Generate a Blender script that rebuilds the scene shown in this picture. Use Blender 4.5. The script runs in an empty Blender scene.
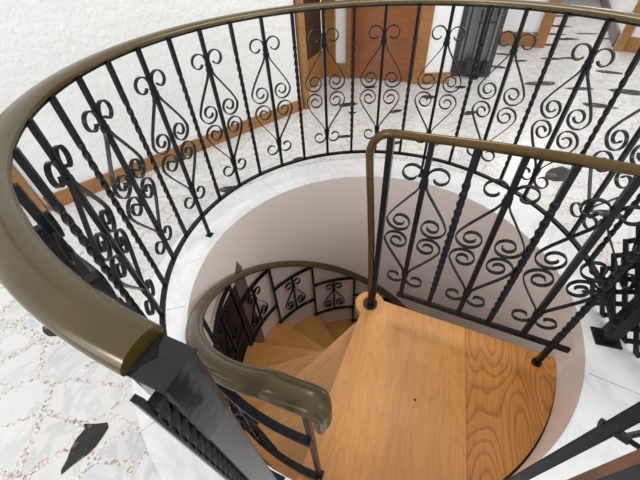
import bpy, bmesh, math, random
from mathutils import Vector, Matrix
random.seed(7)
PI = math.pi
scene = bpy.context.scene
COL = scene.collection

# ------------------------------------------------------------------ materials
def mat(name):
    m = bpy.data.materials.new(name); m.use_nodes = True
    nt = m.node_tree
    b = nt.nodes['Principled BSDF']
    return m, nt, b

def nd(nt, kind, **kw):
    n = nt.nodes.new(kind)
    for k, v in kw.items():
        if k in n.inputs: n.inputs[k].default_value = v
        else: setattr(n, k, v)
    return n

def ramp(nt, stops):
    r = nt.nodes.new('ShaderNodeValToRGB')
    cr = r.color_ramp
    while len(cr.elements) < len(stops): cr.elements.new(0.5)
    for e, (p, c) in zip(cr.elements, stops):
        e.position = p; e.color = (*c, 1)
    return r

def mixc(nt, fac, a, b, mode='MIX'):
    m = nt.nodes.new('ShaderNodeMix'); m.data_type = 'RGBA'; m.blend_type = mode
    for sock, v in ((m.inputs['Factor'], fac), (m.inputs['A'], a), (m.inputs['B'], b)):
        pass
    fi, ai, bi = m.inputs[0], m.inputs[6], m.inputs[7]
    for s, v in ((fi, fac), (ai, a), (bi, b)):
        if hasattr(v, 'is_output') or isinstance(v, bpy.types.NodeSocket): nt.links.new(v, s)
        elif isinstance(v, tuple): s.default_value = (*v, 1)
        else: s.default_value = v
    return m.outputs[2]

def coords(nt, scale=(1,1,1), rot=(0,0,0), loc=(0,0,0)):
    tc = nt.nodes.new('ShaderNodeTexCoord')
    mp = nt.nodes.new('ShaderNodeMapping')
    mp.inputs['Scale'].default_value = scale
    mp.inputs['Rotation'].default_value = rot
    mp.inputs['Location'].default_value = loc
    nt.links.new(tc.outputs['Object'], mp.inputs['Vector'])
    return mp.outputs['Vector']

def bump(nt, bsdf, height, strength, dist=0.01):
    b = nt.nodes.new('ShaderNodeBump')
    b.inputs['Strength'].default_value = strength
    b.inputs['Distance'].default_value = dist
    nt.links.new(height, b.inputs['Height'])
    nt.links.new(b.outputs['Normal'], bsdf.inputs['Normal'])

def plain(name, col, rough=0.5, metal=0.0, noise=0.0, nscale=20):
    m, nt, b = mat(name)
    b.inputs['Roughness'].default_value = rough
    b.inputs['Metallic'].default_value = metal
    b.inputs['Specular IOR Level'].default_value = 0.35
    if noise:
        n = nd(nt, 'ShaderNodeTexNoise', Scale=nscale, Detail=4.0)
        nt.links.new(coords(nt), n.inputs['Vector'])
        lo = tuple(c*(1-noise) for c in col); hi = tuple(min(1, c*(1+noise)) for c in col)
        r = ramp(nt, [(0.3, lo), (0.7, hi)])
        nt.links.new(n.outputs['Fac'], r.inputs['Fac'])
        nt.links.new(r.outputs['Color'], b.inputs['Base Color'])
    else:
        b.inputs['Base Color'].default_value = (*col, 1)
    return m

def iron_mat():
    m, nt, b = mat('black_iron')
    v = coords(nt)
    n = nd(nt, 'ShaderNodeTexNoise', Scale=60.0, Detail=3.0); nt.links.new(v, n.inputs['Vector'])
    r = ramp(nt, [(0.3, (0.006,0.0065,0.008)), (0.75, (0.016,0.017,0.02))])
    nt.links.new(n.outputs['Fac'], r.inputs['Fac']); nt.links.new(r.outputs['Color'], b.inputs['Base Color'])
    b.inputs['Roughness'].default_value = 0.28
    b.inputs['Specular IOR Level'].default_value = 0.2
    bump(nt, b, n.outputs['Fac'], 0.25, 0.003)
    return m

def bronze_mat(name, c1, c2, rough=0.27, metal=0.85, spec=0.6):
    m, nt, b = mat(name)
    v = coords(nt)
    n = nd(nt, 'ShaderNodeTexNoise', Scale=9.0, Detail=3.0); nt.links.new(v, n.inputs['Vector'])
    r = ramp(nt, [(0.3, c1), (0.7, c2)])
    nt.links.new(n.outputs['Fac'], r.inputs['Fac']); nt.links.new(r.outputs['Color'], b.inputs['Base Color'])
    b.inputs['Metallic'].default_value = metal
    b.inputs['Specular IOR Level'].default_value = spec
    b.inputs['Roughness'].default_value = rough
    return m

def oak_mat(name, light, dark, scale=1.0, rough=0.33, cathedral=False):
    """grain along local X"""
    m, nt, b = mat(name)
    # broad plank tone
    v1 = coords(nt, scale=(0.5*scale, 5.5*scale, 4*scale))
    tone = nd(nt, 'ShaderNodeTexNoise', Scale=1.3, Detail=1.0); nt.links.new(v1, tone.inputs['Vector'])
    # growth rings: contours of a slow noise field drawn out along the grain give arched figure
    v2 = coords(nt, scale=(1.5*scale, 5.0*scale, 3*scale), loc=(0.3, 0.1, 0))
    fld = nd(nt, 'ShaderNodeTexNoise', Scale=1.0, Detail=1.6, Roughness=0.45); nt.links.new(v2, fld.inputs['Vector'])
    mu = nt.nodes.new('ShaderNodeMath'); mu.operation = 'MULTIPLY'; mu.inputs[1].default_value = 30.0 if cathedral else 16.0
    nt.links.new(fld.outputs['Fac'], mu.inputs[0])
    fc = nt.nodes.new('ShaderNodeMath'); fc.operation = 'FRACT'; nt.links.new(mu.outputs[0], fc.inputs[0])
    ring = ramp(nt, [(0.0, (0,0,0)), (0.55, (0.18,0.18,0.18)), (0.86, (1,1,1)), (1.0, (0,0,0))])
    nt.links.new(fc.outputs[0], ring.inputs['Fac'])
    # pores
    v3 = coords(nt, scale=(6*scale, 150*scale, 60*scale))
    f = nd(nt, 'ShaderNodeTexNoise', Scale=1.0, Detail=3.0); nt.links.new(v3, f.inputs['Vector'])
    fr = ramp(nt, [(0.40, (1,1,1)), (0.60, (0,0,0))]); nt.links.new(f.outputs['Fac'], fr.inputs['Fac'])
    a1 = nt.nodes.new('ShaderNodeMath'); a1.operation = 'MULTIPLY'; a1.inputs[1].default_value = 0.62 if cathedral else 0.20
    nt.links.new(ring.outputs['Color'], a1.inputs[0])
    a2 = nt.nodes.new('ShaderNodeMath'); a2.operation = 'MULTIPLY_ADD'; a2.inputs[1].default_value = 0.24
    nt.links.new(fr.outputs['Color'], a2.inputs[0]); nt.links.new(a1.outputs[0], a2.inputs[2])
    c2 = mixc(nt, a2.outputs[0], light, dark)
    wr = ramp(nt, [(0.3, (0.86,0.84,0.82)), (0.7, (1.05,1.04,1.0))])
    nt.links.new(tone.outputs['Fac'], wr.inputs['Fac'])
    c3 = mixc(nt, 1.0, c2, wr.outputs['Color'], 'MULTIPLY')
    nt.links.new(c3, b.inputs['Base Color'])
    b.inputs['Roughness'].default_value = rough
    bump(nt, b, f.outputs['Fac'], 0.06, 0.002)
    return m

def plaster_mat(name, col, scale, strength, rough=0.75):
    m, nt, b = mat(name)
    v = coords(nt)
    n = nd(nt, 'ShaderNodeTexNoise', Scale=scale, Detail=5.0, Roughness=0.6); nt.links.new(v, n.inputs['Vector'])
    big = nd(nt, 'ShaderNodeTexNoise', Scale=scale*0.12, Detail=2.0); nt.links.new(v, big.inputs['Vector'])
    r = ramp(nt, [(0.3, tuple(c*0.95 for c in col)), (0.7, col)])
    nt.links.new(big.outputs['Fac'], r.inputs['Fac']); nt.links.new(r.outputs['Color'], b.inputs['Base Color'])
    b.inputs['Roughness'].default_value = rough
    bump(nt, b, n.outputs['Fac'], strength, 0.02)
    return m

def marble_nodes(nt, v, base, vein, scale):
    n1 = nd(nt, 'ShaderNodeTexNoise', Scale=scale, Detail=6.0, Roughness=0.62, Distortion=1.6); nt.links.new(v, n1.inputs['Vector'])
    r = ramp(nt, [(0.44, (0,0,0)), (0.5, (1,1,1)), (0.56, (0,0,0))])
    nt.links.new(n1.outputs['Fac'], r.inputs['Fac'])
    n2 = nd(nt, 'ShaderNodeTexNoise', Scale=scale*0.7, Detail=2.0); nt.links.new(v, n2.inputs['Vector'])
    mu = nt.nodes.new('ShaderNodeMath'); mu.operation = 'MULTIPLY'
    nt.links.new(r.outputs['Color'], mu.inputs[0]); nt.links.new(n2.outputs['Fac'], mu.inputs[1])
    return mixc(nt, mu.outputs[0], base, vein)

def slab_marble():
    m, nt, b = mat('white_marble')
    v = coords(nt)
    c = marble_nodes(nt, v, (0.86,0.865,0.875), (0.68,0.70,0.73), 2.2)
    nt.links.new(c, b.inputs['Base Color'])
    b.inputs['Roughness'].default_value = 0.22
    return m

def mosaic_mat():
    m, nt, b = mat('marble_mosaic')
    v0 = coords(nt, rot=(0,0,0.62), scale=(1.0, 1.5, 1.0))
    wn = nd(nt, 'ShaderNodeTexNoise', Scale=3.0, Detail=1.0); nt.links.new(v0, wn.inputs['Vector'])
    v = mixc(nt, 0.06, v0, wn.outputs['Color'], 'ADD')
    SC = 4.9
    vo = nd(nt, 'ShaderNodeTexVoronoi', Scale=SC); vo.feature = 'DISTANCE_TO_EDGE'; vo.voronoi_dimensions = '2D'
    vc = nd(nt, 'ShaderNodeTexVoronoi', Scale=SC); vc.feature = 'F1'; vc.voronoi_dimensions = '2D'
    nt.links.new(v, vo.inputs['Vector']); nt.links.new(v, vc.inputs['Vector'])
    sep = nt.nodes.new('ShaderNodeSeparateColor'); nt.links.new(vc.outputs['Color'], sep.inputs['Color'])
    # grout width differs from gap to gap
    wid = nd(nt, 'ShaderNodeTexNoise', Scale=2.2, Detail=0.0); nt.links.new(v0, wid.inputs['Vector'])
    ma = nt.nodes.new('ShaderNodeMath'); ma.operation = 'MULTIPLY_ADD'
    ma.inputs[1].default_value = 0.17; ma.inputs[2].default_value = -0.025
    nt.links.new(wid.outputs['Fac'], ma.inputs[0])
    lt = nt.nodes.new('ShaderNodeMath'); lt.operation = 'LESS_THAN'
    nt.links.new(vo.outputs['Distance'], lt.inputs[0]); nt.links.new(ma.outputs[0], lt.inputs[1])
    # slabs
    vm = coords(nt)
    off = mixc(nt, 1.0, vm, vc.outputs['Color'], 'ADD')
    slab = marble_nodes(nt, off, (0.755,0.755,0.75), (0.47,0.53,0.55), 3.2)
    tint = ramp(nt, [(0.0, (0.90,0.90,0.91)), (0.5, (1,1,1)), (1.0, (0.97,0.95,0.92))])
    nt.links.new(sep.outputs[0], tint.inputs['Fac'])
    slab2 = mixc(nt, 1.0, slab, tint.outputs['Color'], 'MULTIPLY')
    # speckled pink terrazzo between the slabs
    sp = nd(nt, 'ShaderNodeTexVoronoi', Scale=120.0); sp.voronoi_dimensions = '2D'
    nt.links.new(vm, sp.inputs['Vector'])
    sps = nt.nodes.new('ShaderNodeSeparateColor'); nt.links.new(sp.outputs['Color'], sps.inputs['Color'])
    gr = ramp(nt, [(0.0, (0.33,0.27,0.24)), (0.2, (0.54,0.48,0.445)), (0.45, (0.68,0.635,0.61)), (1.0, (0.80,0.785,0.77))])
    nt.links.new(sps.outputs[0], gr.inputs['Fac'])
    c = mixc(nt, lt.outputs[0], slab2, gr.outputs['Color'])
    nt.links.new(c, b.inputs['Base Color'])
    b.inputs['Roughness'].default_value = 0.25
    return m

def stone_mat():
    m, nt, b = mat('black_stone')
    v = coords(nt)
    n = nd(nt, 'ShaderNodeTexNoise', Scale=16.0, Detail=5.0, Distortion=1.0); nt.links.new(v, n.inputs['Vector'])
    r = ramp(nt, [(0.0, (0.012,0.013,0.013)), (0.55, (0.035,0.036,0.034)), (0.64, (0.20,0.17,0.12)), (0.68, (0.05,0.05,0.045)), (0.75, (0.45,0.27,0.10))])
    nt.links.new(n.outputs['Fac'], r.inputs['Fac']); nt.links.new(r.outputs['Color'], b.inputs['Base Color'])
    b.inputs['Roughness'].default_value = 0.5
    b.inputs['Specular IOR Level'].default_value = 0.2
    return m

IRON = iron_mat()
BRONZE = bronze_mat('bronze_handrail', (0.070,0.046,0.009), (0.092,0.061,0.013), 0.2, 0.25, 0.55)
BRONZE2 = bronze_mat('bronze_inner_handrail', (0.066,0.046,0.017), (0.088,0.062,0.024), 0.27, 0.25, 0.4)
BRASS = bronze_mat('brass_tube', (0.092,0.054,0.014), (0.12,0.071,0.02), 0.22, 0.4, 0.4)
OAK = oak_mat('oak_landing', (0.66,0.315,0.082), (0.40,0.15,0.03))
OAK2 = oak_mat('oak_landing_orange', (0.62,0.27,0.062), (0.30,0.10,0.018), 0.8, 0.33, True)
OAK3 = oak_mat('oak_tread', (0.62,0.30,0.082), (0.34,0.13,0.03))
TRIMW = oak_mat('stained_trim', (0.37,0.175,0.052), (0.19,0.075,0.018), 0.8)
DOORW = oak_mat('stained_door', (0.27,0.092,0.020), (0.15,0.045,0.010), 0.7, 0.24)
STUCCO = plaster_mat('white_stucco', (0.89,0.895,0.90), 22, 0.9)
PAINT = plaster_mat('white_paint', (0.87,0.88,0.89), 60, 0.12)
PINK = plaster_mat('pink_plaster', (0.90,0.80,0.75), 8, 0.06, 0.55)
MARBLE = slab_marble()
MOSAIC = mosaic_mat()
STONE = stone_mat()
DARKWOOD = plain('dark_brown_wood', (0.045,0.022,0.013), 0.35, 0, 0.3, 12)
BROWNPOST = plain('brown_board', (0.20,0.145,0.12), 0.5, 0, 0.2, 14)
MIRROR = plain('grey_mirror', (0.20,0.20,0.21), 0.38, 0.85)
FRAME = plain('charcoal_frame', (0.055,0.048,0.05), 0.4, 0, 0.2, 30)
CAST = plain('cast_iron_tool', (0.02,0.02,0.022), 0.4, 0, 0.3, 50)
PLASTIC = plain('black_lattice', (0.016,0.017,0.018), 0.42, 0, 0.2, 40)
GLOSS = plain('newel_gloss', (0.012,0.013,0.016), 0.13, 0, 0.3, 30)
_nt = GLOSS.node_tree; _n = nd(_nt, 'ShaderNodeTexNoise', Scale=45.0, Detail=1.0); _nt.links.new(coords(_nt), _n.inputs['Vector']); bump(_nt, _nt.nodes['Principled BSDF'], _n.outputs['Fac'], 0.10, 0.004)
SATIN = plain('newel_satin', (0.06,0.063,0.068), 0.3, 0, 0.2, 25)
BLACKP = plain('black_panel', (0.010,0.010,0.013), 0.35, 0, 0.3, 20)
KNOT = plain('dark_knot', (0.03,0.015,0.008), 0.5, 0, 0.2, 80)

# ------------------------------------------------------------------ helpers
def link(name, bm, m, parent=None, smooth=False, loc=None, rotz=None):
    me = bpy.data.meshes.new(name)
    bmesh.ops.recalc_face_normals(bm, faces=bm.faces)
    bm.to_mesh(me); bm.free()
    me.materials.append(m)
    if smooth:
        for p in me.polygons: p.use_smooth = True
    o = bpy.data.objects.new(name, me); COL.objects.link(o)
    if parent: o.parent = parent
    if loc is not None: o.location = loc
    if rotz is not None: o.rotation_euler = (0, 0, rotz)
    return o

def inst(src, name, parent, loc, rotz):
    o = bpy.data.objects.new(name, src.data); COL.objects.link(o)
    o.parent = parent; o.location = loc; o.rotation_euler = (0, 0, rotz)
    return o

def thing(name, label, cat, loc=(0,0,0), group=None, rotz=0):
    o = bpy.data.objects.new(name, None); COL.objects.link(o)
    o.location = loc; o.rotation_euler = (0,0,rotz); o.empty_display_size = 0.1
    o['label'] = label; o['category'] = cat
    if group: o['group'] = group
    return o

def struct(o, label=None, cat=None):
    o['kind'] = 'structure'
    if label: o['label'] = label
    if cat: o['category'] = cat
    return o

def box(bm, c, s, rz=0.0, M=None):
    vs = []
    R = Matrix.Rotation(rz, 3, 'Z') if M is None else M
    for dx in (-.5,.5):
        for dy in (-.5,.5):
            for dz in (-.5,.5):
                vs.append(bm.verts.new(Vector(c) + R @ Vector((dx*s[0], dy*s[1], dz*s[2]))))
    for f in ((0,1,3,2),(4,6,7,5),(0,4,5,1),(2,3,7,6),(0,2,6,4),(1,5,7,3)):
        bm.faces.new([vs[i] for i in f])

def bevel(bm, w, seg=2):
    bmesh.ops.bevel(bm, geom=list(bm.edges), offset=w, segments=seg, affect='EDGES', profile=0.6)

def sweep(bm, frames, prof, closed_profile=True, caps=True):
    """frames: list of (P, side, up); prof: list of (a,b)"""
    rings = []
    for P, s, u in frames:
        rings.append([bm.verts.new(P + a*s + b*u) for a, b in prof])
    n = len(prof)
    for r0, r1 in zip(rings, rings[1:]):
        for i in range(n):
            j = (i+1) % n
            bm.faces.new((r0[i], r0[j], r1[j], r1[i]))
    if caps:
        bm.faces.new(rings[0][::-1]); bm.faces.new(rings[-1])

def frames_for(pts, up_hint=Vector((0,0,1))):
    out = []
    prev = None
    for i, p in enumerate(pts):
        t = (pts[min(i+1, len(pts)-1)] - pts[max(i-1, 0)]).normalized()
        if prev is None:
            h = up_hint if abs(t.dot(up_hint)) < 0.98 else Vector((1,0,0))
            s = t.cross(h).normalized()
        else:
            s = prev - t*prev.dot(t)
            s.normalize()
        u = s.cross(t).normalized()
        prev = s
        out.append((p, s, u))
    return out

def circ(r, n=12):
    return [(r*math.cos(2*PI*i/n), r*math.sin(2*PI*i/n)) for i in range(n)]

def tube(bm, pts, r, n=12):
    sweep(bm, frames_for([Vector(p) for p in pts]), circ(r, n))

def pol(r, deg, z=0.0):
    a = math.radians(deg)
    return Vector((r*math.cos(a), r*math.sin(a), z))

def prism(bm, outline, z0, z1):
    lo = [bm.verts.new((x, y, z0)) for x, y in outline]
    hi = [bm.verts.new((x, y, z1)) for x, y in outline]
    n = len(outline)
    bm.faces.new(lo[::-1]); bm.faces.new(hi)
    for i in range(n):
        j = (i+1) % n
        bm.faces.new((lo[i], lo[j], hi[j], hi[i]))

def arc_bar(bm, r, a0, a1, z, w, h, n=40, r1=None):
    """flat bar curved about the z axis"""
    fr = []
    for i in range(n+1):
        a = a0 + (a1-a0)*i/n
        fr.append((pol(r, a, z), pol(1, a), Vector((0,0,1))))
    sweep(bm, fr, [(-w/2,-h/2),(w/2,-h/2),(w/2,h/2),(-w/2,h/2)])

# ------------------------------------------------------------------ key dimensions
WC = Vector((0.010, -0.029, 0.0)); WR = 0.947          # stair well
R = 1.0                                              # outer railing
H = 1.021; HB = 0.155                                # handrail underside, bottom bar
LZ = -0.26; RISE = 0.275; STEP = 26.3; A0 = 244.0    # landing and treads

# ------------------------------------------------------------------ floor with the round well
def ring_plate(name, r0, r1, z0, z1, m, n=120, bev=0.0):
    bm = bmesh.new()
    prof = [(r0, z0), (r1, z0), (r1, z1), (r0+bev, z1), (r0+bev*0.3, z1-bev*0.3), (r0, z1-bev)] if bev else [(r0,z0),(r1,z0),(r1,z1),(r0,z1)]
    rings = []
    for i in range(n):
        a = 2*PI*i/n
        rings.append([bm.verts.new((WC.x + r*math.cos(a), WC.y + r*math.sin(a), z)) for r, z in prof])
    for i in range(n):
        a, b = rings[i], rings[(i+1) % n]
        for k in range(len(prof)):
            l = (k+1) % len(prof)
            bm.faces.new((a[k], a[l], b[l], b[k]))
    return link(name, bm, m)

RM = 1.19
def floor_mesh():
    bm = bmesh.new(); n = 120
    xs = (-7.0, 8.5, -5.0, 9.5)
    inner, outer = [], []
    for i in range(n):
        a = 2*PI*i/n
        d = Vector((math.cos(a), math.sin(a)))
        inner.append((WC.x + RM*d.x, WC.y + RM*d.y))
        ts = []
        if d.x > 1e-9: ts.append((xs[1]-WC.x)/d.x)
        if d.x < -1e-9: ts.append((xs[0]-WC.x)/d.x)
        if d.y > 1e-9: ts.append((xs[3]-WC.y)/d.y)
        if d.y < -1e-9: ts.append((xs[2]-WC.y)/d.y)
        t = min(ts)
        outer.append((WC.x + t*d.x, WC.y + t*d.y))
    vi = [bm.verts.new((x, y, 0)) for x, y in inner]; vo = [bm.verts.new((x, y, 0)) for x, y in outer]
    wi = [bm.verts.new((x, y, -0.2)) for x, y in inner]; wo = [bm.verts.new((x, y, -0.2)) for x, y in outer]
    for i in range(n):
        j = (i+1) % n
        bm.faces.new((vi[i], vo[i], vo[j], vi[j]))
        bm.faces.new((wi[i], wi[j], wo[j], wo[i]))
        bm.faces.new((vi[i], vi[j], wi[j], wi[i]))
        bm.faces.new((vo[i], wo[i], wo[j], vo[j]))
    return link('floor', bm, MOSAIC)
floor = struct(floor_mesh(), 'white marble slab mosaic floor with pink speckled grout', 'floor')
curb = struct(ring_plate('trim_1', WR, RM, -0.012, 0.001, MARBLE, bev=0.004), 'smooth white marble ring around the round stairwell', 'trim')

# joints of the marble ring
jb = bmesh.new()
for a in (-36.5, 52, 124, 187, 214):
    p0 = WC + pol(WR+0.012, a, 0.0012); p1 = WC + pol(RM, a+0.6, 0.0012)
    d = (p1-p0).normalized(); s = Vector((-d.y, d.x, 0))*0.0022
    jb.faces.new([jb.verts.new(q) for q in (p0-s, p1-s, p1+s, p0+s)])
link('joint', jb, plain('joint_grey', (0.50,0.49,0.46), 0.6, 0, 0.3, 60), curb)

# black stones set flush in the mosaic: (x, y, length, width, angle)
stones = [(-1.56,-0.24,.15,.06,-20), (-1.38,1.33,.16,.07,20), (-0.88,0.86,.19,.09,10),
          (0.02,1.56,.15,.07,5), (0.12,2.26,.24,.12,10), (0.15,2.05,.10,.07,0), (-0.40,1.22,.12,.05,30), (0.43,2.72,.17,.09,5),
          (0.58,2.02,.17,.07,20), (0.98,2.32,.17,.11,-10), (1.40,2.54,.14,.10,0), (1.24,1.87,.20,.09,15), (2.06,3.12,.2,.12,-35),
          (2.25,2.50,.38,.16,-5), (2.55,2.28,.30,.10,-10), (3.05,3.28,.28,.10,-20), (3.14,2.70,.32,.12,-35), (2.93,2.12,.34,.20,-30), (2.46,1.84,.30,.14,-30),
          (1.47,0.785,.30,.17,25), (1.50,0.33,.18,.10,-20), (0.43,1.38,.13,.06,15), (3.44,4.47,.5,.14,-20), (3.10,3.91,.3,.13,-25), (3.51,4.14,.36,.15,-20),
          (2.42,3.29,.2,.10,0), (3.8,4.93,.5,.2,-25), (2.83,3.3,.3,.12,-15), (3.95,4.35,.3,.1,-20), (4.3,5.6,.6,.16,-20), (4.1,4.0,.3,.12,-20), (2.35,3.62,.36,.1,-30)]
def stone(x, y, L, W, ang, i, outline=None):
    bm = bmesh.new()
    if outline is None:
        rnd = random.Random(i*13+5); pts = []
        for k in range(9):
            t = 2*PI*k/9 + rnd.uniform(-.22,.22)
            rr = rnd.uniform(.72, 1.08)
            px, py = L/2*math.cos(t)*rr, W/2*math.sin(t)*rr
            pts.append((px, py))
    else: pts = outline
    prism(bm, pts, -0.01, 0.0012)
    o = link('stone_inlay', bm, STONE, floor, loc=(x, y, 0), rotz=math.radians(ang))
    return o
# the large stone in the foreground
big = [(-1.2048,-0.6649),(-1.1566,-0.668),(-1.1129,-0.6659),(-1.1004,-0.684),(-1.1096,-0.7171),(-1.1204,-0.7448),(-1.1401,-0.7711),(-1.1728,-0.7959),(-1.2052,-0.8271),(-1.2131,-0.8122),(-1.2084,-0.7789),(-1.2129,-0.7436),(-1.2058,-0.7116),(-1.1914,-0.683)]
stone(-1.17, -0.745, 0, 0, 0, 0, [(x+1.17, y+0.745) for x, y in big])
for i, s in enumerate(stones): stone(*s, i)

# ------------------------------------------------------------------ the well
def cyl_wall(name, r, z0, z1, m, skip=None, n=144, thick=0.03, nz=14):
    bm = bmesh.new()
    def ok(i, k):
        a = (i+0.5)*360/n
        z = z0+(z1-z0)*(k+.5)/nz
        return not (skip and skip(a, z))
    V = {}
    def v(i, k, ro):
        key = (i % n, k, ro)
        if key not in V:
            a = 2*PI*(i % n)/n
            V[key] = bm.verts.new((WC.x+ro*math.cos(a), WC.y+ro*math.sin(a), z0+(z1-z0)*k/nz))
        return V[key]
    for i in range(n):
        for k in range(nz):
            if ok(i, k): bm.faces.new((v(i,k,r), v(i,k+1,r), v(i+1,k+1,r), v(i+1,k,r)))
    return link(name, bm, m, smooth=True)
ZB = -3.0
wall_well = cyl_wall('wall_stairwell', WR, ZB, -0.011, PINK, lambda a, z: 155 < a < 192 and z < -0.46)
struct(wall_well, 'curved pink plaster wall of the round stairwell', 'wall')
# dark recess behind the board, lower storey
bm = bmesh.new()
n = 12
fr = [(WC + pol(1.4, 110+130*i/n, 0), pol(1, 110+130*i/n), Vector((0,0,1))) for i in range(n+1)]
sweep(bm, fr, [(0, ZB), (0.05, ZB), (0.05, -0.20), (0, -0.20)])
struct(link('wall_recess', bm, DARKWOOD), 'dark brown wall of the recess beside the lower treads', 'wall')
bm = bmesh.new(); prism(bm, [(WC.x+1.6*math.cos(2*PI*i/48), WC.y+1.6*math.sin(2*PI*i/48)) for i in range(48)], ZB-0.1, ZB)
struct(link('floor_lower', bm, OAK3), 'wooden floor at the foot of the spiral stair', 'floor')
# brown board on the well wall, pointed top
bm = bmesh.new()
a = 154.5
prof = [(-0.055, ZB), (0.055, ZB), (0.055, -0.36), (0.03, -0.28), (-0.055, -0.42)]
f = [bm.verts.new(pol(0.5, 0)*0 + WC + pol(WR-0.004, a) + Vector((-math.sin(math.radians(a)), math.cos(math.radians(a)), 0))*x*-1 + Vector((0,0,z))) for x, z in prof]
b_ = [bm.verts.new(v.co + pol(0.03, a)) for v in f]
bm.faces.new(f); bm.faces.new(b_[::-1])
for i in range(len(f)):
    j = (i+1) % len(f); bm.faces.new((f[i], b_[i], b_[j], f[j]))
struct(link('trim_2', bm, BROWNPOST), 'brown upright board with pointed top on the stairwell wall', 'trim')

# ------------------------------------------------------------------ wrought iron pieces
ROD = 0.0160
def scroll_half(depth, thick, sx, sz, k=1.0):
    """one strap: small outward curl on top, straight leg, big inward spiral; mid line at z=0"""
    pts = []
    # small curl (inner end first)
    c = (0.048, 0.278)
    n = 30
    for i in range(n+1):
        t = i/n
        ang = math.radians(-150 + 360*t)             # curls over the top to the rod side
        r = 0.019 + 0.021*t**0.8
        pts.append((c[0] + r*math.cos(ang)*1.05, c[1] + r*math.sin(ang)))
    pts += [(0.0075, 0.246), (0.0112, 0.229)]
    # leg
    for x, z in ((0.0235,0.205),(0.045,0.175),(0.068,0.142),(0.090,0.110),(0.106,0.082),(0.1135,0.064)):
        pts.append((x, z))
    # big spiral
    c2 = (0.0625, 0.0555)
    for i in range(60):
        t = i/59
        ang = math.radians(2 - 540*t)
        r = 0.052*(1-t)**0.8 + 0.013 if t > 0 else 0.0525
        r = 0.0525 - 0.036*min(1, t*1.15)
        pts.append((c2[0] + r*math.cos(ang), c2[1] - 0.002 + r*math.sin(ang)))
    return [(x*sx, z*sz) for x, z in pts]

def strap(bm, pts2, depth, thick):
    fr = []
    P = [Vector((x, 0, z)) for x, z in pts2]
    for i, p in enumerate(P):
        t = (P[min(i+1, len(P)-1)] - P[max(i-1, 0)]).normalized()
        nrm = Vector((t.z, 0, -t.x))
        fr.append((p, nrm, Vector((0,1,0))))
    sweep(bm, fr, [(-thick/2,-depth/2),(thick/2,-depth/2),(thick/2,depth/2),(-thick/2,depth/2)])

def scroll_mesh(bm, full=True, s=1.07, depth=0.0145, thick=0.0052, base=0.0):
    pts = scroll_half(depth, thick, s, s)
    for mx in (1, -1):
        for mz in ((1, -1) if full else (1,)):
            strap(bm, [(x*mx, z*mz + base) for x, z in pts], depth, thick)
    for mz in ((1, -1) if full else (1,)):
        box(bm, (0, 0, 0.238*s*mz + base), (0.030*s, depth*1.12, 0.018*s))

def straight_rod(z0, z1, w=ROD):
    bm = bmesh.new(); box(bm, (0,0,(z0+z1)/2), (w, w, z1-z0)); return bm

def twisted_rod(z0, z1, t0, t1, w=ROD, quarter=0.039):
    bm = bmesh.new()
    fr = []
    def add(z, a):
        fr.append((Vector((0,0,z)), Vector((math.cos(a), math.sin(a), 0)), Vector((-math.sin(a), math.cos(a), 0))))
    add(z0, 0)
    nq = round((t1-t0)/quarter); N = nq*6
    for i in range(N+1):
        add(t0 + (t1-t0)*i/N, (PI/2)*nq*i/N)
    add(z1, (PI/2)*nq)
    h = w/2
    sweep(bm, fr, [(-h,-h),(h,-h),(h,h),(-h,h)])
    return bm

def rail_profile(w, h):
    return [(-w*.42, 0), (w*.42, 0), (w*.5, h*.18), (w*.5, h*.42), (w*.44, h*.66), (w*.30, h*.88), (w*.14, h*.98), (0, h),
            (-w*.14, h*.98), (-w*.30, h*.88), (-w*.44, h*.66), (-w*.5, h*.42), (-w*.5, h*.18)]

# ------------------------------------------------------------------ OUTER RAILING
rail = thing('stair_railing', 'black wrought iron railing with bronze handrail encircling the whole stairwell opening', 'railing', (0,0,0))
def adeg(k): return 180 - math.degrees(0.03926 + k*0.1716)
END_L, END_R = 245.0, -29.0
bm = bmesh.new()
fr = []
N = 150
for i in range(N+1):
    a = END_R + (END_L-END_R)*i/N
    e = max(0.0, (a-225)/20)
    fr.append((pol(1.031+0.012*e, a, H-0.003), pol(1, a)*(1-0.14*e), Vector((0,0,1))))
sweep(bm, fr, rail_profile(0.066, 0.025))
link('handrail', bm, BRONZE, rail, smooth=True).data.set_sharp_from_angle(angle=math.radians(40))
bm = bmesh.new(); arc_bar(bm, R, END_R, END_L+1.0, HB, 0.022, 0.014, 150); link('bottom_bar', bm, IRON, rail)
bm = bmesh.new(); arc_bar(bm, R+0.018, END_R, END_L-3, H-0.006, 0.026, 0.009, 150); link('top_bar', bm, IRON, rail)
ZM = 0.590
srcS = srcT = srcC = srcF = None
for k in range(-6, 21):
    a = adeg(k); loc = pol(R, a); rz = math.radians(a+90)
    if k % 2 == 0:
        if srcS is None:
            srcS = link('baluster', straight_rod(HB, H), IRON, rail, loc=loc, rotz=rz); b = srcS
        else: b = inst(srcS, 'baluster', rail, loc, rz)
        if srcC is None:
            bm = bmesh.new(); scroll_mesh(bm); c = srcC = link('scroll', bm, IRON, b, loc=(0,0,ZM), rotz=0)
        else: c = inst(srcC, 'scroll', b, (0,0,ZM), 0)
        if k in (2, 12, -6):
            if srcF is None:
                bm = bmesh.new(); box(bm, (0,0,0.078), (ROD,ROD,0.156)); box(bm, (0,0,0.004), (0.036,0.036,0.008))
                srcF = link('foot', bm, IRON, b, loc=(0,0,0), rotz=0)
            else: inst(srcF, 'foot', b, (0,0,0), 0)
    else:
        if srcT is None:
            srcT = link('twisted_baluster', twisted_rod(HB, H, 0.26, 0.875), IRON, rail, loc=loc, rotz=rz)
        else: inst(srcT, 'twisted_baluster', rail, loc, rz)

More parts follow.
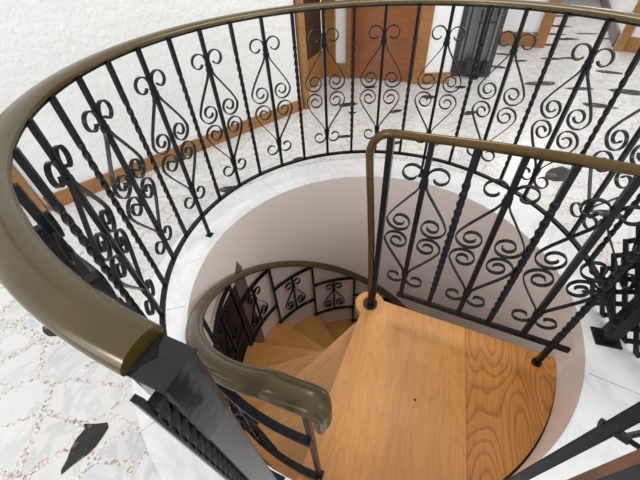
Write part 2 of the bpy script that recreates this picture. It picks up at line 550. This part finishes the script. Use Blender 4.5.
# left newel: boxed post with a sleeve and a low pyramid cap, twisted bar on its outer corner
nl = Vector((-0.420, -0.957, 0)); nrot = math.radians(-116)
bm = bmesh.new(); box(bm, (0,0,0.44), (0.042,0.042,0.88)); bevel(bm, 0.003)
newel = link('newel_post', bm, SATIN, rail, loc=nl, rotz=nrot)
bm = bmesh.new()
box(bm, (0,0,0.943), (0.047,0.047,0.156)); bevel(bm, 0.003)
link('sleeve', bm, GLOSS, newel)
bm = bmesh.new()
bs = [bm.verts.new((x*0.0245, y*0.0245, 1.018)) for x, y in ((-1,-1),(1,-1),(1,1),(-1,1))]
ms = [bm.verts.new((x*0.0245, y*0.0245, 1.022)) for x, y in ((-1,-1),(1,-1),(1,1),(-1,1))]
ap = bm.verts.new((0,0,1.030))
bm.faces.new(bs[::-1])
for i in range(4):
    j = (i+1) % 4
    bm.faces.new((bs[i], bs[j], ms[j], ms[i])); bm.faces.new((ms[i], ms[j], ap))
link('newel_cap', bm, GLOSS, newel)
bm = bmesh.new(); box(bm, (0,0,0.006), (0.10,0.10,0.012)); link('base_plate', bm, IRON, newel)
bm = twisted_rod(0.0, 1.00, 0.06, 0.99, 0.0125, 0.030)
link('twisted_bar', bm, IRON, newel, loc=(0.029, 0.007, 0), rotz=0)
bm = bmesh.new(); box(bm, (0.037,0.001,0.508), (0.007,0.012,1.016)); link('flat_bar', bm, IRON, newel)

# right newel with its flanged foot
nr = Vector((0.945, -0.458, 0))
bm = bmesh.new(); box(bm, (0,0,0.53), (0.05,0.05,1.06)); bevel(bm, 0.003)
newel2 = link('newel_post', bm, IRON, rail, loc=nr, rotz=math.radians(-20))
bm = bmesh.new(); box(bm, (0,0,0.005), (0.095,0.085,0.010)); link('base_plate', bm, IRON, newel2)

# ------------------------------------------------------------------ LANDING RAILING
LO = Vector((0.0, -0.02, 0)); LA = math.radians(-28.2)
LD = Vector((math.cos(LA), math.sin(LA), 0))
lrail = thing('landing_railing', 'straight black scroll railing with bent brass handrail along the oak landing edge', 'railing', (LO.x, LO.y, LZ), rotz=LA)
def lz(z): return z - LZ
bm = bmesh.new()
pts = [(0.016,0,lz(-0.25)), (0.004,0,lz(0.02)), (-0.010,0,lz(0.245)), (-0.027,0,lz(0.46)), (-0.041,0,lz(0.62)), (-0.046,0,lz(0.69))]
for i in range(1, 9):
    t = PI/2*i/8
    pts.append((-0.046+0.085*(1-math.cos(t)), 0, lz(0.700+0.092*math.sin(t))))
pts += [(0.12,0,lz(0.7945)), (0.2,0,lz(0.797)), (0.33,0,lz(0.802)), (0.45,0,lz(0.804)), (0.60,0,lz(0.804)), (0.75,0,lz(0.799)), (1.01,0,lz(0.786))]
P = [Vector(p) for p in pts]
fr = []
for i, p in enumerate(P):
    t = (P[min(i+1,len(P)-1)]-P[max(i-1,0)]).normalized()
    s = Vector((0,1,0)); fr.append((p, s, t.cross(s)))
sweep(bm, fr, circ(0.0158, 14))
link('handrail', bm, BRASS, lrail, smooth=True)
bm = bmesh.new(); box(bm, (0.545,0,lz(-0.082)), (0.785,0.014,0.030)); link('bottom_bar', bm, IRON, lrail)
bm = bmesh.new(); box(bm, (0.50,0,lz(0.789)), (0.92,0.012,0.008)); link('top_bar', bm, IRON, lrail)
bm = bmesh.new(); box(bm, (0.030,0,lz(0.262)), (0.024,0.024,1.034)); link('end_post', bm, IRON, lrail)
bm = bmesh.new(); tube(bm, [(0.016,0,0.001),(0.016,0,0.012),(0.016,0,0.018)], 0.041, 24); link('collar', bm, GLOSS, lrail)
ZL = 0.352
s1 = None; t1 = None
for i, u in enumerate((0.174, 0.318, 0.461, 0.597, 0.748)):
    if i % 2 == 0:
        if s1 is None:
            s1 = link('baluster', straight_rod(lz(-0.09), lz(0.790), 0.0205), IRON, lrail, loc=(u,0,0), rotz=0); b = s1
        else: b = inst(s1, 'baluster', lrail, (u,0,0), 0)
        inst(srcC, 'scroll', b, (0,0,lz(ZL)), 0)
    else:
        if t1 is None: t1 = link('twisted_baluster', twisted_rod(lz(-0.09), lz(0.790), lz(0.02), lz(0.66), 0.021), IRON, lrail, loc=(u,0,0), rotz=0)
        else: inst(t1, 'twisted_baluster', lrail, (u,0,0), 0)
bm = twisted_rod(lz(-0.255), lz(0.790), lz(0.0), lz(0.66), 0.021)
tube(bm, [(0,0,0.0),(0,0,0.012)], 0.022, 16)
link('twisted_baluster', bm, IRON, lrail, loc=(0.872,0,0), rotz=0)

# ------------------------------------------------------------------ SPIRAL STAIRCASE
PC = Vector((0.012, -0.022, 0))
stair = thing('spiral_staircase', 'oak spiral staircase winding down from a quarter-round landing', 'staircase', (0,0,0))
bm = bmesh.new(); tube(bm, [(PC.x,PC.y,ZB),(PC.x,PC.y,-1.5),(PC.x,PC.y,LZ-0.05)], 0.036, 24); link('column', bm, IRON, stair, smooth=True)
def cliphalf(poly, p, nrm):
    out = []
    for i in range(len(poly)):
        a, b = poly[i], poly[(i+1) % len(poly)]
        da = (a[0]-p[0])*nrm[0]+(a[1]-p[1])*nrm[1]; db = (b[0]-p[0])*nrm[0]+(b[1]-p[1])*nrm[1]
        if da >= 0: out.append(a)
        if (da >= 0) != (db >= 0):
            t = da/(da-db); out.append((a[0]+t*(b[0]-a[0]), a[1]+t*(b[1]-a[1])))
    return out
BE = (0.156, -0.040); bd = (0.888, -0.459)            # back edge
LE = (-0.128, -0.245); ld = (-0.4285, -0.9035)        # left edge
RL = 0.968
arc = [(RL*math.cos(math.radians(t)), RL*math.sin(math.radians(t))) for t in [-20-102*i/60 for i in range(61)]]
sector = [(-0.1, 0.3), (1.0, 0.3)] + arc
sector = [(-0.35, 0.3), (1.1, 0.3), (1.1, -0.35)] + [p for p in arc]
sector = cliphalf(sector, BE, (bd[1], -bd[0]))        # keep viewer's side of the back edge
sector = cliphalf(sector, LE, (-ld[1], ld[0]))        # keep right of the left edge
SP = (0.497, -0.219); sd = (-0.336, -0.942)
gang = math.atan2(sd[1], sd[0])
def board(name, poly, m, z0, z1, bev=0.004, ang=gang):
    bm = bmesh.new()
    c, s = math.cos(-ang), math.sin(-ang)
    loc = [(x*c-y*s, x*s+y*c) for x, y in poly]
    prism(bm, loc, z0, z1)
    if bev:
        es = [e for e in bm.edges if abs(e.verts[0].co.z-z1) < 1e-6 and abs(e.verts[1].co.z-z1) < 1e-6]
        bmesh.ops.bevel(bm, geom=es, offset=bev, segments=2, affect='EDGES')
    return link(name, bm, m, stair, loc=(0,0,0), rotz=ang)
left_poly = cliphalf(sector, SP, (sd[1], -sd[0]))
right_poly = cliphalf(sector, SP, (-sd[1], sd[0]))
lb = board('landing_board', left_poly, OAK, LZ-0.045, LZ, 0.0035)
rb = board('landing_board', right_poly, OAK2, LZ-0.045, LZ, 0.0035)
rb['label'] = 'darker orange oak landing board with arched grain'
lb['label'] = 'pale honey oak landing board'
bm = bmesh.new(); tube(bm, [(0.014,-0.021,LZ-0.05),(0.014,-0.021,LZ-0.01),(0.014,-0.021,LZ+0.0015)], 0.083, 36)
link('landing_boss', bm, OAK, stair)
bm = bmesh.new(); tube(bm, [(0.137,-0.567,LZ-0.004),(0.137,-0.567,LZ+0.0012)], 0.0062, 12)
v = bm.verts
link('knot', bm, KNOT, stair, loc=(0, 0, 0))
# added dark band along the landing's curved edge, standing in for shade
bm = bmesh.new(); arc_bar(bm, RL+0.004, -28.2, -115, LZ-0.040, 0.015, 0.066, 50); link('landing_shade_band', bm, IRON, stair)
def tread_mesh():
    bm = bmesh.new()
    RT = 0.918
    out = [(0.074*math.cos(math.radians(-42)), 0.074*math.sin(math.radians(-42)))]
    for i in range(13):
        t = math.radians(-1.2 + (STEP+5)*i/12); out.append((RT*math.cos(t), RT*math.sin(t)))
    for t in (60, 110, 170, 230, 280):
        out.append((0.06*math.cos(math.radians(t)), 0.06*math.sin(math.radians(t))))
    prism(bm, out, -0.04, 0)
    es = [e for e in bm.edges if abs(e.verts[0].co.z) < 1e-6 and abs(e.verts[1].co.z) < 1e-6]
    bmesh.ops.bevel(bm, geom=es, offset=0.006, segments=2, affect='EDGES')
    return bm
tr = None
for k in range(1, 10):
    a = A0 - STEP*k; loc = (0, 0, LZ - RISE*k)
    if tr is None: tr = link('tread', tread_mesh(), OAK3, stair, loc=loc, rotz=math.radians(a))
    else: inst(tr, 'tread', stair, loc, math.radians(a))
    # steel seat of the tread round the column
cs = None
for k in range(1, 10):
    loc = (PC.x, PC.y, LZ - RISE*k - 0.04)
    if cs is None:
        bm = bmesh.new(); tube(bm, [(0,0,-0.03),(0,0,0)], 0.052, 24); cs = link('collar', bm, IRON, stair, loc=loc, rotz=0)
    else: inst(cs, 'collar', stair, loc, 0)

# ------------------------------------------------------------------ INNER STAIR RAILING
ir = thing('inner_stair_railing', 'black inner railing with bronze handrail spiralling down beside the oak treads', 'railing', (0,0,0))
RI = 0.895
def hz(a): return 0.545 - (244-a)*0.01046       # handrail underside
bm = bmesh.new()
fr = []
UP = Vector((0,0,1))
aS, aE = 249.5, 30.0
NN = 110
rt = lambda a: Vector((-math.sin(math.radians(a)), math.cos(math.radians(a)), 0))
zt = 0.535
RH = 0.883
# turned-down end: the cap folds over and drops onto the end post
tan = rt(aS)
E0 = pol(RH, aS, zt)
fold = []
rr = 0.030
for i in range(0, 9):
    t = PI/2*i/8
    # centre of fold below the end
    cpt = E0 + Vector((0,0,-rr))
    d = tan*math.sin(t) + UP*math.cos(t)
    fold.append((cpt + d*rr, pol(1, aS), d))
end = cpt + tan*rr
fr = [(end + Vector((0,0,-0.055)), pol(1,aS), tan)] + fold[::-1]
for i in range(1, NN+1):
    a = aS + (aE-aS)*i/NN
    fr.append((pol(RH, a, min(zt, hz(a))), pol(1, a), UP))
w, h = 0.074, 0.030
profI = [(-w*.40,-0.004),(w*.40,-0.004),(w*.5,.006),(w*.5,.015),(w*.40,.021),(w*.33,.020),(w*.26,.026),(w*.14,.029),(0,.030),
         (-w*.14,.029),(-w*.26,.026),(-w*.33,.020),(-w*.40,.021),(-w*.5,.015),(-w*.5,.006)]
sweep(bm, fr, profI)
link('handrail', bm, BRONZE2, ir, smooth=True).data.set_sharp_from_angle(angle=math.radians(38))
def nose(k): return A0 - STEP*k
posts = [(249.0, LZ, 0.52)] + [(nose(k), LZ - RISE*k, hz(nose(k))+0.004) for k in range(1, 8)]
for i, (a, z0, z1) in enumerate(posts):
    r = 0.885 if i == 0 else RI
    bm = bmesh.new(); box(bm, (0,0,(z1-z0)/2), (0.017,0.017,z1-z0)); box(bm, (0,0,0.008), (0.034,0.03,0.016))
    link('baluster', bm, IRON, ir, loc=pol(r, a, z0), rotz=math.radians(a+90))
isc = None
for k in range(1, 8):
    a1, z1 = posts[k-1][0], posts[k-1][1]; a2 = posts[k][0]
    zb, ztp = z1 + 0.005, z1 + 0.49
    bm = bmesh.new(); arc_bar(bm, RI, a1, a2, ztp, 0.026, 0.013, 14); link('panel_top_bar', bm, IRON, ir)
    bm = bmesh.new(); arc_bar(bm, RI, a1, a2, zb, 0.026, 0.013, 14); link('panel_bottom_bar', bm, IRON, ir)
    am = (nose(k-1)+a2)/2
    bm = bmesh.new(); box(bm, (0,0,(ztp-zb)/2), (0.014,0.014,ztp-zb))
    b = link('panel_upright', bm, IRON, ir, loc=pol(RI, am, zb), rotz=math.radians(am+90))
    if isc is None:
        bm = bmesh.new(); scroll_mesh(bm, full=False, s=1.0, base=0.03)
        isc = link('scroll', bm, IRON, b, loc=(0,0,0.02), rotz=0)
        isc.scale = (0.98, 1, 1.18)
    else:
        o = inst(isc, 'scroll', b, (0,0,0.02), 0); o.scale = isc.scale

# ------------------------------------------------------------------ LATTICE GATE beside the right newel
lat = thing('lattice_gate', 'black diamond lattice folding gate standing behind the right newel post', 'gate', (1.0, -0.22, 0.006), rotz=math.radians(-87))
# local x runs along the panel, z up
def lattice():
    S = 0.032; AZ = 1.33       # half pitch of the diamonds
    W, Hh = 0.62, 0.86
    n_done = 0
    def strip(p0, p1, y):
        bm = bmesh.new()
        d = Vector((p1[0]-p0[0], 0, p1[1]-p0[1])); L = d.length; d.normalize()
        nrm = Vector((-d.z, 0, d.x))
        M = Matrix((d, Vector((0,1,0)), nrm)).transposed()
        c = Vector(((p0[0]+p1[0])/2, y, (p0[1]+p1[1])/2))
        box(bm, c, (L+0.020, 0.006, 0.0215), M=M)
        link('lattice_strip', bm, PLASTIC, lat)
    i = -30
    while i < 40:
        c0 = i*2*S*AZ
        x0, x1 = max(0, -c0/AZ), min(W, (Hh-c0)/AZ)
        if x1-x0 > S*0.8: strip((x0, x0*AZ+c0), (x1, x1*AZ+c0), 0.0035)
        x0, x1 = max(0, (c0-Hh)/AZ), min(W, c0/AZ)
        if x1-x0 > S*0.8: strip((x0, c0-x0*AZ), (x1, c0-x1*AZ), -0.0035)
        i += 1
lattice()

# ------------------------------------------------------------------ NEAR GATE FRAME at the right edge
camx, camy = -0.25273, -1.11497
def azp(az, d): 
    a = math.radians(az); return Vector((camx + d*math.cos(a), camy + d*math.sin(a), 0))
gp = azp(18.0, 0.47); gs = azp(12.9, 0.375)
gate = thing('gate_frame', 'black gate upright clamped to a brown stile at lower right corner', 'gate', gp)
gdir = math.atan2((gs-gp).y, (gs-gp).x)
bm = bmesh.new(); box(bm, (0,0,0.48), (0.020,0.020,0.96), math.radians(18)); bevel(bm, 0.002); link('upright', bm, IRON, gate)
dv = gs - gp
bm = bmesh.new(); box(bm, (dv.x,dv.y,0.475), (0.020,0.0115,0.95), math.radians(13)); link('stile', bm, plain('brown_stile', (0.13,0.056,0.018), 0.4, 0, 0.3, 20), gate)
away = Vector((math.sin(math.radians(13)), -math.cos(math.radians(13)), 0))
pv = dv + away*0.0435
bm = bmesh.new(); box(bm, (pv.x,pv.y,0.47), (0.018,0.075,0.94), math.radians(13)); link('black_panel', bm, BLACKP, gate)
cz = 0.74
bm = bmesh.new()
cz = 0.726
dc = Vector((0.705, -0.709, 0))
cc = Vector((0, 0, cz))
tube(bm, [cc-dc*0.014, cc-dc*0.011, cc+dc*0.022, cc+dc*0.025], 0.0085, 14)
link('clamp', bm, CAST, gate, smooth=True).data.set_sharp_from_angle(angle=math.radians(40))
ce = cc+dc*0.022
bm = bmesh.new(); tube(bm, [ce-dc*0.004, Vector((0.0640,-0.008,cz+0.012))], 0.0045, 8); link('cross_bar', bm, IRON, gate)
bm = bmesh.new(); tube(bm, [ce-dc*0.004, Vector((0.022,-0.036,cz+0.012))], 0.0045, 8); link('diagonal_brace', bm, IRON, gate)

# ------------------------------------------------------------------ ROOM SHELL
WH = 2.7
def wall_seg(name, p0, p1, m, z0=0.0, z1=WH, t=0.1, label=None, out=1, cat='wall'):
    """vertical slab from p0 to p1 whose visible face is the p0-p1 line; thickness to the left of p0->p1 if out=1"""
    p0, p1 = Vector((*p0,0)), Vector((*p1,0)); d = (p1-p0); L = d.length; d.normalize()
    nrm = Vector((-d.y, d.x, 0))*out
    bm = bmesh.new()
    box(bm, (L/2, out*t/2, (z0+z1)/2), (L, t, z1-z0))
    o = link(name, bm, m, loc=p0, rotz=math.atan2(d.y, d.x))
    return struct(o, label, cat if label else None)

def lerp(p, q, t): return (p[0]+(q[0]-p[0])*t, p[1]+(q[1]-p[1])*t)
# left stucco wall, face through these floor points
ld_ = Vector((1.683, 1.402)).normalized()
WL0 = (-2.10, 0.735); WL1 = (-0.335, 2.205)
off = Vector((-ld_.y, ld_.x))*0.018
wl0 = (WL0[0]+off.x, WL0[1]+off.y); wl1 = (WL1[0]+off.x, WL1[1]+off.y)
wall_seg('wall_left', wl0, wl1, STUCCO, label='rough white stucco wall on the left')
def base(name, p0, p1, h=0.10, t=0.018, label=None, m=TRIMW):
    return wall_seg(name, p0, p1, m, 0, h, t, label, 1, 'baseboard')
base('baseboard_left', WL0, WL1, 0.105, label='brown wooden baseboard along the left stucco wall')
# casing and door frame at the left end of that wall
def casing(name, p, ang, w, d, z1=WH, label=None, z0=0.0, m=TRIMW):
    bm = bmesh.new(); box(bm, (0,0,(z0+z1)/2), (w, d, z1-z0)); 
    o = link(name, bm, m, loc=(p[0],p[1],0), rotz=math.radians(ang))
    return struct(o, label, 'trim')
casing('trim_3', (-2.17, 0.735), 39.8, 0.07, 0.13, label='wooden casing upright at the left end of the stucco wall')
casing('trim_4', (-2.255, 0.80), 0, 0.09, 0.06, label='second wooden casing upright further left')
wall_seg('wall_far_left', (-4.6, 0.83), (-2.30, 0.83), STUCCO, label='white stucco wall beyond the left casing')
# casing at the right end of the left wall
casing('trim_5', (-0.325, 2.262), 39.8, 0.055, 0.13, label='brown casing at the right end of the stucco wall')

# hall side: dark door standing behind the casing
da = math.atan2(3.13-2.42, -0.06+0.36)
wall_seg('door_2', (-0.42, 2.50), (-0.085, 3.16), DARKWOOD, 0.30, 2.3, 0.05, 'dark brown door leaf behind the left casing', 1, 'door')
wall_seg('baseboard_hall', (-0.40, 2.47), (-0.07, 3.15), TRIMW, 0, 0.30, 0.06, 'tall brown board at the foot of the dark door', 1, 'baseboard')
wall_seg('wall_hall', (-0.66, 2.44), (-0.24, 3.28), PAINT, 0, WH, 0.08, 'white hall wall behind the dark door')

# entry door wall
DA, DB = (-0.06, 3.20), (1.29, 2.60)
dd = Vector((DB[0]-DA[0], DB[1]-DA[1])); DL = dd.length
dang = math.degrees(math.atan2(dd.y, dd.x))
def dpt(s, o=0.0):
    u = dd.normalized(); nn = Vector((-u.y, u.x)); q = Vector(DA)+u*s+nn*o; return (q.x, q.y)
sA, sB, sC, sD, sE, sF, sG = 0.0, 0.15, 0.285, 0.335, 1.07, 1.19, 1.42
casing('trim_6', dpt((sA+sB)/2), dang, sB-sA, 0.07, label='brown casing left of the narrow white sidelight')
casing('trim_7', dpt((sC+sD)/2), dang, sD-sC, 0.07, label='brown casing between the sidelight and the entry door')
casing('trim_8', dpt((sE+sF)/2), dang, sF-sE, 0.08, label='brown casing on the right of the entry door')
casing('trim_9', dpt((sB+sC)/2), dang, sC-sB, 0.06, 0.16, label='brown sill panel under the white sidelight')
bm = bmesh.new(); box(bm, (0,0,1.2), (sC-sB, 0.02, 2.08))
win = struct(link('window_1', bm, plain('sidelight_white', (0.9,0.91,0.92), 0.3), loc=(*dpt((sB+sC)/2, 0.01),0), rotz=math.radians(dang)), 'narrow white sidelight beside the entry door', 'window')
bm = bmesh.new(); box(bm, (0,0,1.08), (sE-sD, 0.05, 2.14)); bevel(bm, 0.004)
door = struct(link('door_1', bm, DOORW, loc=(*dpt((sD+sE)/2, 0.012),0), rotz=math.radians(dang)), 'glossy reddish brown wooden entry door', 'door')
bm = bmesh.new(); box(bm, (0,0,2.44), (sF, 0.05, 0.52)); struct(link('wall_door', bm, PAINT, loc=(*dpt(sF/2, 0.02),0), rotz=math.radians(dang)), 'white wall above the entry door', 'wall')
wall_seg('wall_back', dpt(sF), (1.30, 2.70), PAINT, 0, WH, 0.10, 'white wall pier right of the entry door')
base('baseboard_back', (dpt(sF,-0.02)[0], dpt(sF,-0.02)[1]), (1.305, 2.665), 0.115, 0.03, 'brown baseboard on the pier right of the entry door')

# tall framed grey mirror panel with fireside tools in front
mt = thing('framed_mirror', 'tall charcoal framed grey mirror standing on the floor beside the white pier', 'mirror', (1.40, 2.90, 0), rotz=math.atan2(-0.12, 0.40))
bm = bmesh.new(); box(bm, (0.21,0.03,0.9), (0.34,0.02,1.66)); link('mirror_glass', bm, MIRROR, mt)
bm = bmesh.new(); box(bm, (0.02,0.03,0.9), (0.05,0.04,1.8)); link('frame_stile', bm, FRAME, mt)
bm = bmesh.new(); box(bm, (0.405,0.03,0.9), (0.04,0.04,1.8)); link('frame_stile', bm, FRAME, mt)
bm = bmesh.new(); box(bm, (0.21,0.03,0.08), (0.42,0.045,0.16)); link('bottom_rail', bm, FRAME, mt)
bm = bmesh.new(); box(bm, (0.21,0.03,1.76), (0.42,0.045,0.08)); link('top_rail', bm, FRAME, mt)
bm = bmesh.new(); box(bm, (0.085,0.012,0.95), (0.012,0.012,1.6)); link('glazing_bar', bm, CAST, mt)

ts = thing('tool_stand', 'small black stand for fireside tools in front of the grey mirror', 'tool stand', (1.63, 2.785, 0))
bm = bmesh.new(); tube(bm, [(0,0,0),(0,0,0.02)], 0.05, 20); link('base', bm, CAST, ts)
bm = bmesh.new(); tube(bm, [(0,0,0.02),(0,0,0.62)], 0.011, 10); link('pole', bm, CAST, ts)
bm = bmesh.new(); tube(bm, [(-0.09,0,0.54),(0.09,0,0.54)], 0.008, 8); link('cross_arm', bm, CAST, ts)
bm = bmesh.new(); tube(bm, [(0.02,0,0.62),(0.02,0,0.68),(0.0,0,0.71),(-0.03,0,0.70),(-0.04,0,0.67)], 0.011, 8); link('handle', bm, CAST, ts)
def tool(name, label, x, y, head):
    t = thing(name, label, 'fireside tool', (1.63+x, 2.785+y, 0), group='fireside tools')
    bm = bmesh.new(); tube(bm, [(0,0,0.10),(0,0,0.60)], 0.007, 8); link('shaft', bm, CAST, t)
    bm = bmesh.new(); tube(bm, [(0,0,0.60),(0,0,0.66)], 0.013, 10); link('handle', bm, CAST, t)
    bm = bmesh.new(); head(bm); link('head', bm, CAST, t)
tool('fireside_shovel', 'black fireside shovel hanging left on the tool stand', -0.085, -0.012, lambda bm: box(bm, (0,0,0.13), (0.09,0.02,0.15)))
tool('fireside_brush', 'black fireside brush hanging right on the tool stand', 0.085, -0.012, lambda bm: tube(bm, [(0,0,0.06),(0,0,0.10),(0,0,0.17)], 0.03, 12))
tool('fireside_poker', 'thin black fireside poker hanging at the front of the tool stand', 0.0, -0.03, lambda bm: tube(bm, [(0,0,0.11),(0,-0.01,0.07),(0.02,-0.02,0.08)], 0.006, 8))

# far wall, corridor and right wall
FA, FB = (2.30, 4.145), (2.86, 3.885)
wall_seg('wall_far', (1.75, 4.40), (2.90, 3.87), PAINT, 0, WH, 0.1, 'white wall behind the grey mirror')
base('baseboard_far', (1.75, 4.378), (2.895, 3.845), 0.17, 0.02, 'brown baseboard on the white wall behind the mirror')
casing('trim_10', (2.95, 3.86), -25, 0.13, 0.14, label='brown casing upright at the left side of the corridor')
wall_seg('wall_corridor_left', (3.02, 3.95), (4.70, 7.4), PAINT, 0, WH, 0.1, 'white wall on the left of the corridor')
wall_seg('wall_corridor_end', (4.4, 7.50), (6.9, 6.35), DARKWOOD, 0, WH, 0.1, 'dark brown wall at the far end of the corridor')
wall_seg('wall_corridor_right', (6.05, 7.2), (3.84, 3.62), PAINT, 0, WH, 0.1, 'white wall on the right of the corridor')
base('baseboard_corridor', (6.03, 7.215), (3.815, 3.63), 0.16, 0.02, 'brown baseboard on the right side of the corridor', BROWNPOST)
casing('trim_11', (3.80, 3.47), -50, 0.10, 0.13, label='brown casing upright at the right side of the corridor')
wall_seg('wall_right', (3.80, 3.46), (6.4, 0.36), PAINT, 0, WH, 0.1, 'white wall on the far right')
base('baseboard_right', (3.785, 3.445), (6.38, 0.35), 0.16, 0.02, 'brown baseboard on the far right wall')

# ------------------------------------------------------------------ light
w = bpy.data.worlds.new('world'); scene.world = w; w.use_nodes = True
bg = w.node_tree.nodes['Background']; bg.inputs['Color'].default_value = (1.0, 0.995, 0.985, 1); bg.inputs['Strength'].default_value = 1.02
def area(name, loc, target, size, power, col):
    l = bpy.data.lights.new(name, 'AREA'); l.shape = 'RECTANGLE'; l.size, l.size_y = size; l.energy = power; l.color = col
    o = bpy.data.objects.new(name, l); COL.objects.link(o); o.location = loc
    o.rotation_euler = (Vector(target)-Vector(loc)).to_track_quat('-Z', 'Y').to_euler()
    return o
area('window_light', (-4.6, -2.6, 1.9), (0, 0.3, 0.4), (2.0, 1.6), 26, (0.82, 0.9, 1.0))
area('overhead_fill', (0.6, 0.9, 2.65), (0.3, 0.4, 0), (0.9, 0.9), 20, (1.0, 0.93, 0.83))  # added fill from overhead
area('area_light_right', (4.2, -2.6, 2.0), (0.6, 0.2, 0.3), (1.6, 1.5), 45, (0.95, 0.97, 1.0))  # unseen area light behind the camera on the right, no window built

area('rail_highlight_light', (-2.9, -1.9, 2.2), (-0.6, -0.5, 1.0), (0.5, 0.35), 16, (1.0, 0.97, 0.92))  # small emitter added to put highlight streaks on the near handrail
area('corridor_fill', (4.2, 4.8, 2.6), (4.2, 4.8, 0), (0.8, 0.8), 30, (1.0, 0.96, 0.9))  # added to brighten the corridor floor, no fitting there

# ------------------------------------------------------------------ camera
cam = bpy.data.cameras.new('camera'); co = bpy.data.objects.new('camera', cam); COL.objects.link(co)
pit, rol = -0.76556, -0.06496
f = Vector((0, math.cos(pit), math.sin(pit))); r0 = Vector((1,0,0)); u0 = r0.cross(f)
c, s = math.cos(rol), math.sin(rol)
rv = c*r0 + s*u0; uv = -s*r0 + c*u0
M = Matrix((rv, uv, -f)).transposed().to_4x4(); M.translation = Vector((camx, camy, 1.32843))
co.matrix_world = M
cam.sensor_width = 36; cam.sensor_fit = 'HORIZONTAL'; cam.lens = 323.88*36/640; cam.clip_start = 0.01
scene.camera = co
vs = scene.view_settings
vs.view_transform = 'Standard'; vs.look = 'None'; vs.gamma = 1; vs.use_curve_mapping = False; vs.exposure = 0.0
